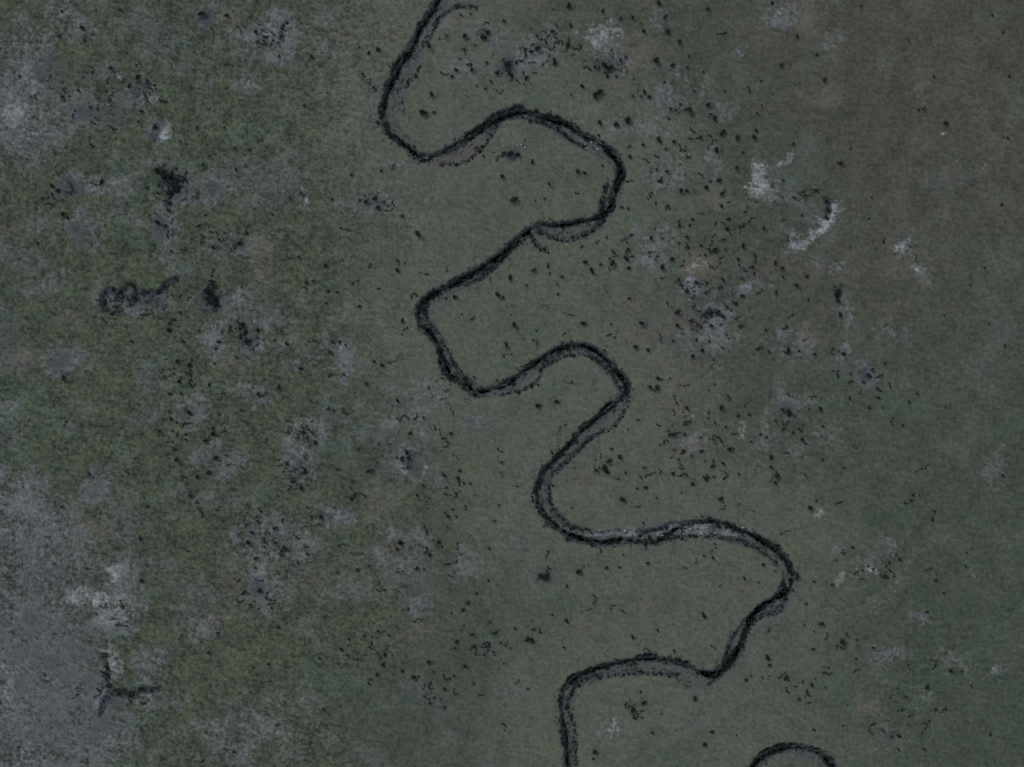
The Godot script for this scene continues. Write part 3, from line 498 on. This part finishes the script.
func shrub(kinds: Array, called: String, x: float, z: float, r: float, mats: Array) -> Node3D:
	var k: Array = kinds[rng.randi() % kinds.size()]
	var o := Node3D.new(); o.name = numbered(called)
	o.position = Vector3(x, ground_at(x, z), z)
	o.rotation.y = rng.randf() * TAU
	var el := rng.randf_range(0.84, 1.2)
	o.scale = Vector3(r * el, r * rng.randf_range(0.75, 1.1), r / el)
	add_child(o)
	var f := MeshInstance3D.new(); f.name = "foliage"; f.mesh = k[0]; f.material_override = mats[0]; o.add_child(f)
	var s := MeshInstance3D.new(); s.name = "stem"; s.mesh = k[1]; s.material_override = mats[1]; o.add_child(s)
	return o

func scatter(called: String, mesh: Mesh, mat: Material, xf: Array, cols: Array, label: String, category: String) -> void:
	var mm := MultiMesh.new()
	mm.transform_format = MultiMesh.TRANSFORM_3D
	mm.use_colors = true
	mm.mesh = mesh
	mm.instance_count = xf.size()
	for i in xf.size():
		mm.set_instance_transform(i, xf[i])
		mm.set_instance_color(i, cols[i])
	var o := MultiMeshInstance3D.new(); o.name = called; o.multimesh = mm; o.material_override = mat
	tag(o, label, category, "", "stuff")
	add_child(o)

func _ready() -> void:
	rng.seed = 71
	# camera: straight down from six hundred metres
	var cam := Camera3D.new(); cam.name = "camera"
	cam.position = Vector3(0, 600, 0)
	cam.rotation_degrees = Vector3(-90, 0, 0)
	cam.fov = rad_to_deg(2.0 * atan(191.75 / 600.0))
	cam.near = 1.0; cam.far = 20000.0
	add_child(cam); cam.make_current()
	# a grey, overcast sky and a veiled sun to the upper left
	var env := Environment.new()
	var sky := ProceduralSkyMaterial.new()
	sky.sky_top_color = Color(0.62, 0.66, 0.72); sky.sky_horizon_color = Color(0.72, 0.74, 0.77); sky.sky_curve = 0.2
	sky.ground_bottom_color = Color(0.25, 0.26, 0.24); sky.ground_horizon_color = Color(0.6, 0.62, 0.64)
	sky.sun_angle_max = 1.0
	var sk := Sky.new(); sk.sky_material = sky
	env.background_mode = Environment.BG_SKY; env.sky = sk
	env.tonemap_mode = Environment.TONE_MAPPER_LINEAR
	env.tonemap_exposure = 1.66
	env.sdfgi_enabled = true; env.ssao_enabled = true; env.ssil_enabled = true
	var we := WorldEnvironment.new(); we.name = "environment"; we.environment = env; add_child(we)
	var sun := DirectionalLight3D.new(); sun.name = "sun"
	sun.light_energy = 0.5; sun.light_angular_distance = 10.0; sun.light_color = Color(1.0, 0.97, 0.92); sun.shadow_enabled = true
	add_child(sun)
	sun.look_at_from_position(Vector3(-60, 75, -70), Vector3.ZERO)

	# the ground
	broad.seed = 5; broad.frequency = 0.02; broad.fractal_octaves = 3
	lut.resize(4096)
	for i in 4096: lut[i] = clampi(roundi(Color(i / 4095.0, 0, 0).linear_to_srgb().r * 255.0), 0, 255)
	var specs := [[11, 0.20, 3, 0.95], [12, 0.035, 6, 0.62], [13, 0.006, 4, 0.5], [14, 0.012, 5, 0.55]]
	var got := []
	for s in specs:
		var n := FastNoiseLite.new(); n.seed = s[0]; n.frequency = s[1]; n.fractal_octaves = s[2]; n.fractal_gain = s[3]; n.noise_type = FastNoiseLite.TYPE_PERLIN
		got.append(n.get_image(NX, NZ).get_data())
	nf = got[0]; nm = got[1]; nc = got[2]; nw = got[3]
	carve()
	bare()
	near_creek()
	rows.resize(NZ); hrows.resize(NZ)
	var task := WorkerThreadPool.add_group_task(map_row, NZ)
	WorkerThreadPool.wait_for_group_task_completion(task)
	var bytes := PackedByteArray()
	for j in NZ:
		bytes.append_array(rows[j]); height_f.append_array(hrows[j])
	var img := Image.create_from_data(NX, NZ, false, Image.FORMAT_RGB8, bytes)
	make_ground(ImageTexture.create_from_image(img))
	make_water()

	# shrubs
	var leaf := StandardMaterial3D.new(); leaf.vertex_color_use_as_albedo = true; leaf.roughness = 0.9; leaf.metallic_specular = 0.2
	var bark := StandardMaterial3D.new(); bark.albedo_color = Color(0.06, 0.05, 0.045).linear_to_srgb(); bark.roughness = 0.95
	var kinds := []
	for i in 7: kinds.append(crown(100 + i, 420))
	field_shrubs(kinds, [leaf, bark])
	bank_shrubs(kinds, [leaf, bark])
	boulders()
	ragged_scrub(kinds, leaf)
	grass()

func field_shrubs(kinds: Array, mats: Array) -> void:
	var all := []
	for i in range(0, SHRUB.size(), 3):
		var p := Vector3(SHRUB[i], SHRUB[i + 1], SHRUB[i + 2])
		var ok := true
		for q in all:
			if Vector2(p.x - q.x, p.y - q.y).length() < 2.6: ok = false
		if ok: all.append(p)
	all.sort_custom(func(a, b): return a.z > b.z)
	var rest := []
	var rc := []
	for i in all.size():
		var p: Vector3 = all[i]
		var w := at(p.x, p.y)
		var r := p.z * S * 1.12
		if i >= 300:
			rest.append(Transform3D(Basis(Vector3.UP, rng.randf() * TAU).scaled(Vector3(r, r * 0.85, r)), Vector3(w.x, ground_at(w.x, w.y), w.y)))
			rc.append(Color(1, 1, 1))
			continue
		var o := shrub(kinds, "dark_shrub", w.x, w.y, r, mats)
		var best := 0
		var bd := 1e9
		for k in MARK.size():
			var d := Vector2(p.x - MARK[k][0], p.y - MARK[k][1]).length()
			if d < bd: bd = d; best = k
		var rank := 0
		for q in all:
			if Vector2(q.x - MARK[best][0], q.y - MARK[best][1]).length() < bd - 0.001: rank += 1
		var dx: float = p.x - MARK[best][0]; var dy: float = p.y - MARK[best][1]
		var side := ("left of" if dx < 0 else "right of") if absf(dx) > absf(dy) else ("above" if dy < 0 else "below")
		var size := "large" if p.z >= 3.5 else ("small" if p.z < 2.5 else "dark")
		var near := "nearest" if rank == 0 else nth(rank) + " nearest"
		tag(o, "%s shrub %s %s, %s to it" % [size, side, MARK[best][2], near], "shrub", "dark shrubs scattered over the plain")
	scatter("small_shrubs", kinds[2][0], mats[0], rest, rc, "small dark shrubs dotted thinly over the whole plain", "shrubs")

func bank_shrubs(kinds: Array, mats: Array) -> void:
	var spots := []       # x, z, half width, how far along the creek
	var acc := 0.0
	for i in main_line.size():
		var c: Vector3 = main_line[i]
		acc += 0.8
		if acc < 0.9: continue
		acc = 0.0
		var a: Vector3 = main_line[maxi(i - 1, 0)]; var b: Vector3 = main_line[mini(i + 1, main_line.size() - 1)]
		var d := Vector2(b.x - a.x, b.z - a.z).normalized()
		var dens := broad.get_noise_2d(c.x * 2.5 + 70.0, c.z * 2.5) * 0.7 + 0.25
		for t in THICK:
			dens = maxf(dens, 1.15 - at(t[0], t[1]).distance_to(Vector2(c.x, c.z)) / 14.0)
		if rng.randf() > dens + 0.28: continue
		var s := broad.get_noise_2d(c.x * 6.0, c.z * 6.0 + 400.0) * 2.4 + rng.randf_range(-1.6, 1.6)
		spots.append([c.x - d.y * s, c.z + d.x * s, 0.55 + 1.3 * pow(rng.randf(), 1.7) * clampf(dens + 0.3, 0.4, 1.35), i])
	for line in SIDE:
		acc = 0.0
		for c in trace(PackedFloat32Array(line), 2, 0.6):
			acc += 0.6
			if acc < 1.7: continue
			acc = 0.0
			if rng.randf() < 0.12: continue
			var bi := 0
			var bd := 1e9
			for i in range(0, main_line.size(), 4):
				var dd := Vector2(main_line[i].x - c.x, main_line[i].z - c.z).length_squared()
				if dd < bd: bd = dd; bi = i
			spots.append([c.x + rng.randfn() * 0.5, c.z + rng.randfn() * 0.5, 0.55 + 0.7 * pow(rng.randf(), 1.5), bi])
	# which reach of the creek each stands on
	var ends := []
	for r in REACH:
		var w := at(r[0], r[1])
		var bi := 0
		var bd := 1e9
		for i in main_line.size():
			var dd := Vector2(main_line[i].x - w.x, main_line[i].z - w.y).length_squared()
			if dd < bd: bd = dd; bi = i
		ends.append(bi)
	ends[-1] = 1 << 30
	var view := []
	var rest := []
	var rc := []
	for s in spots:
		if absf(s[0]) < 257.0 and absf(s[1]) < 192.0: view.append(s)
		else: rest.append(s)
	view.sort_custom(func(a, b): return a[2] > b[2])
	for i in range(300, view.size()): rest.append(view[i])
	view = view.slice(0, 300)
	view.sort_custom(func(a, b): return a[3] < b[3])
	var count := {}
	for s in view:
		var k := 0
		while s[3] > ends[k]: k += 1
		count[k] = count.get(k, -1) + 1
		var o := shrub(kinds, "bank_shrub", s[0], s[1], s[2], mats)
		tag(o, "%s large bank shrub downstream along %s" % [nth(count[k]), REACH[k][2]], "shrub", "dark shrubs crowding the creek banks")
	var xf := []
	for s in rest:
		var r: float = s[2]
		xf.append(Transform3D(Basis(Vector3.UP, rng.randf() * TAU).scaled(Vector3(r, r * 0.85, r)), Vector3(s[0], ground_at(s[0], s[1]), s[1])))
		rc.append(Color(1, 1, 1))
	scatter("bank_scrub", kinds[4][0], mats[0], xf, rc, "low dark scrub filling the gaps along the creek banks", "scrub")

func boulders() -> void:
	var m := StandardMaterial3D.new(); m.roughness = 0.95
	var n := NoiseTexture2D.new(); n.width = 256; n.height = 256; n.seamless = true
	var fn := FastNoiseLite.new(); fn.frequency = 0.03; fn.seed = 8; n.noise = fn
	var g := Gradient.new(); g.set_color(0, Color(0.33, 0.34, 0.34)); g.set_color(1, Color(0.52, 0.53, 0.53)); n.color_ramp = g
	m.albedo_texture = n; m.uv1_triplanar = true; m.uv1_scale = Vector3(0.7, 0.7, 0.7)
	var meshes := []
	for i in 5: meshes.append(boulder(30 + i))
	var names := ["the first right bend's upper bank", "the clump inside the first crest", "the tip of the first left bend", "the broad stony reach", "the level reach after the third left bend"]
	var count := [0, 0, 0, 0, 0]
	for i in range(0, ROCK.size(), 3):
		var w := at(ROCK[i], ROCK[i + 1])
		var o := MeshInstance3D.new(); o.name = numbered("pale_boulder"); o.mesh = meshes[(i / 3) % 5]; o.material_override = m
		var r := ROCK[i + 2] * S * rng.randf_range(0.65, 1.0)
		o.position = Vector3(w.x, ground_at(w.x, w.y), w.y); o.rotation.y = rng.randf() * TAU
		o.scale = Vector3(r, r, r * rng.randf_range(0.8, 1.3))
		var k := 0
		if i >= 24: k = 1
		if i >= 42: k = 2
		if i >= 51: k = 3
		if ROCK[i] < 665.0 and ROCK[i + 1] > 500.0: k = 4
		var left := 0
		for q in range(0, ROCK.size(), 3):
			var kk := 0
			if q >= 24: kk = 1
			if q >= 42: kk = 2
			if q >= 51: kk = 3
			if ROCK[q] < 665.0 and ROCK[q + 1] > 500.0: kk = 4
			if kk == k and ROCK[q] < ROCK[i]: left += 1
		tag(o, "pale boulder by %s, %s from left" % [names[k], nth(left)], "boulder", "pale boulders in the creek bed and beside it")
		add_child(o)

func grass() -> void:
	var m := StandardMaterial3D.new(); m.vertex_color_use_as_albedo = true; m.roughness = 1.0; m.metallic_specular = 0.15
	var xf := []; var cols := []
	var sx := []; var sc := []
	var bx := []; var bc := []
	for j in 330:
		for i in 425:
			var x := -276.0 + (i + rng.randf()) * 1.3
			var z := -214.0 + (j + rng.randf()) * 1.3
			var k := clampi(int((x - X0) / TX), 0, NX - 1); var l := clampi(int((z - Z0) / TX), 0, NZ - 1)
			var o := l * NX + k
			if edge_f[o] > 1.0 and thal_f[o] < 1.6: continue
			if pale_f[o] > 0.35 and rng.randf() < 0.8: continue
			var u := x / S + 512.0
			var row: PackedByteArray = rows[l]
			var c := Color8(row[k * 3], row[k * 3 + 1], row[k * 3 + 2]).srgb_to_linear()
			var left := 1.0 - smoothstep(300.0, 440.0, u)
			var s := rng.randf_range(0.6, 1.2) * (1.0 + left * 0.7)
			var y := ground_at(x, z)
			var t := Transform3D(Basis(Vector3.UP, rng.randf() * TAU).scaled(Vector3(s, s * 0.8, s)), Vector3(x, y, z))
			var g := rng.randf_range(0.85, 1.35) if rng.randf() < 0.88 else rng.randf_range(0.35, 0.7)
			if silt_f[o] > 0.35 or dark_f[o] > 0.35:
				if rng.randf() < 0.6: continue
				if rng.randf() < 0.10: g *= 0.45
				sx.append(t); sc.append(Color(c.r * g, c.g * g, c.b * g))
			else:
				xf.append(t); cols.append(Color(c.r * g, c.g * g, c.b * g))
	scatter("grass_tussocks", tuft(7, 0.25), m, xf, cols, "rough olive grass covering the plain around the creek", "grass")
	scatter("grey_scrub", tuft(7, 0.5), m, sx, sc, "sparse grey scrub growing on the bare silt patches", "scrub")
	# dark sedge along the water
	for i in range(0, main_line.size()):
		var c: Vector3 = main_line[i]
		for q in (5 if broad.get_noise_2d(c.x * 4.0, c.z * 4.0 + 90.0) > -0.12 else 1):
			var x := c.x + rng.randfn() * 1.3; var z := c.z + rng.randfn() * 1.3
			var s := rng.randf_range(0.8, 1.6)
			var g := rng.randf_range(0.6, 1.4)
			bx.append(Transform3D(Basis(Vector3.UP, rng.randf() * TAU).scaled(Vector3(s, s, s)), Vector3(x, maxf(ground_at(x, z), WATER), z)))
			bc.append(Color(0.026 * g, 0.030 * g, 0.030 * g))
	for line in SIDE:
		for c in trace(PackedFloat32Array(line), 2, 0.4):
			var x: float = c.x + rng.randfn() * 0.7; var z: float = c.z + rng.randfn() * 0.7
			var s := rng.randf_range(0.7, 1.4)
			var g := rng.randf_range(0.6, 1.4)
			bx.append(Transform3D(Basis(Vector3.UP, rng.randf() * TAU).scaled(Vector3(s, s, s)), Vector3(x, ground_at(x, z), z)))
			bc.append(Color(0.028 * g, 0.032 * g, 0.032 * g))
	scatter("creek_sedge", tuft(9, 1.3), m, bx, bc, "dark sedge fringing the water all along the creek", "sedge")

# low scrub straggling in branching runs over the plain
func ragged_scrub(kinds: Array, mat: Material) -> void:
	var xf := []; var cols := []
	var homes := [[500,62,52,34,34], [545,42,36,22,20], [610,66,24,12,12], [665,150,50,60,26], [700,235,60,60,40], [715,310,40,34,26], [770,210,50,40,10], [690,440,44,34,24], [790,420,46,30,14], [680,480,60,22,12], [60,190,26,12,10], [170,195,22,34,22], [172,181,15,11,46], [136,296,30,7,22], [212,296,7,9,14], [115,693,22,6,10], [108,675,3,18,8], [90,100,60,36,22], [150,95,16,20,10], [270,38,24,18,10],
		[140,298,38,10,16], [212,298,10,14,14], [240,335,34,16,16], [180,370,16,26,14], [190,440,26,26,10], [300,440,22,16,10], [298,475,16,22,12], [265,540,34,30,20], [255,592,22,14,10], [480,640,30,16,14], [430,555,36,26,14], [450,480,24,30,12], [420,410,36,30,12], [370,655,30,26,14], [440,690,26,22,10], [632,710,16,12,8], [545,576,10,8,8], [607,466,12,14,8], [800,680,50,12,12], [840,645,30,14,10], [870,570,36,16,12], [900,700,60,44,16], [870,385,24,20,8], [375,202,18,10,8], [235,243,28,12,10], [125,690,30,8,10], [120,610,20,24,8], [700,555,40,12,6], [470,150,30,10,6], [400,400,380,300,190], [800,380,180,300,60], [620,250,40,14,10], [580,300,120,60,14]]
	for h in homes:
		for b in h[4]:
			var p := at(h[0] + rng.randfn() * h[2] * 0.55, h[1] + rng.randfn() * h[3] * 0.55)
			var a := rng.randf() * TAU
			for k in rng.randi_range(2, 7):
				var r := rng.randf_range(0.3, 0.95)
				if absf(p.x) < 275.0 and absf(p.y) < 210.0:
					xf.append(Transform3D(Basis(Vector3.UP, rng.randf() * TAU).scaled(Vector3(r * 1.2, r * 0.7, r)), Vector3(p.x, ground_at(p.x, p.y), p.y)))
					var g := rng.randf_range(0.8, 1.7)
					cols.append(Color(g, g, g * 1.1))
				a += rng.randfn() * 0.6
				p += Vector2(cos(a), sin(a)) * rng.randf_range(0.45, 1.15)
	for q in GULLY.size() - SIDE.size():          # along the gullies' edges
		for c in trace(PackedFloat32Array(GULLY[q].slice(2)), 2, 0.55):
			if rng.randf() < 0.3: continue
			var r := 0.25 + 0.8 * pow(rng.randf(), 1.6)
			var x: float = c.x + rng.randfn() * 0.75; var z: float = c.z + rng.randfn() * 0.75
			xf.append(Transform3D(Basis(Vector3.UP, rng.randf() * TAU).scaled(Vector3(r * 1.2, r * 0.7, r)), Vector3(x, ground_at(x, z), z)))
			cols.append(Color(1, 1, 1.1))
	for i in range(0, creek.size(), 5):          # and on the bars of the creek bed
		var p: Vector2 = Vector2(creek[i].x, creek[i].z) + Vector2(rng.randfn(), rng.randfn()) * creek[i].y * 0.5
		var e: Vector3 = creek[mini(i + 3, creek.size() - 1)]
		var d := Vector2(e.x - creek[i].x, e.z - creek[i].z).normalized()
		for k in rng.randi_range(2, 6):
			var r := rng.randf_range(0.25, 0.6)
			xf.append(Transform3D(Basis(Vector3.UP, rng.randf() * TAU).scaled(Vector3(r * 1.2, r * 0.7, r)), Vector3(p.x, ground_at(p.x, p.y), p.y)))
			cols.append(Color(1.1, 1.1, 1.2))
			p += d.rotated(rng.randfn() * 0.4) * rng.randf_range(0.5, 1.0)
	scatter("ragged_scrub", crown(311, 150)[0], mat, xf, cols, "low ragged scrub straggling in branching runs over the plain", "scrub")
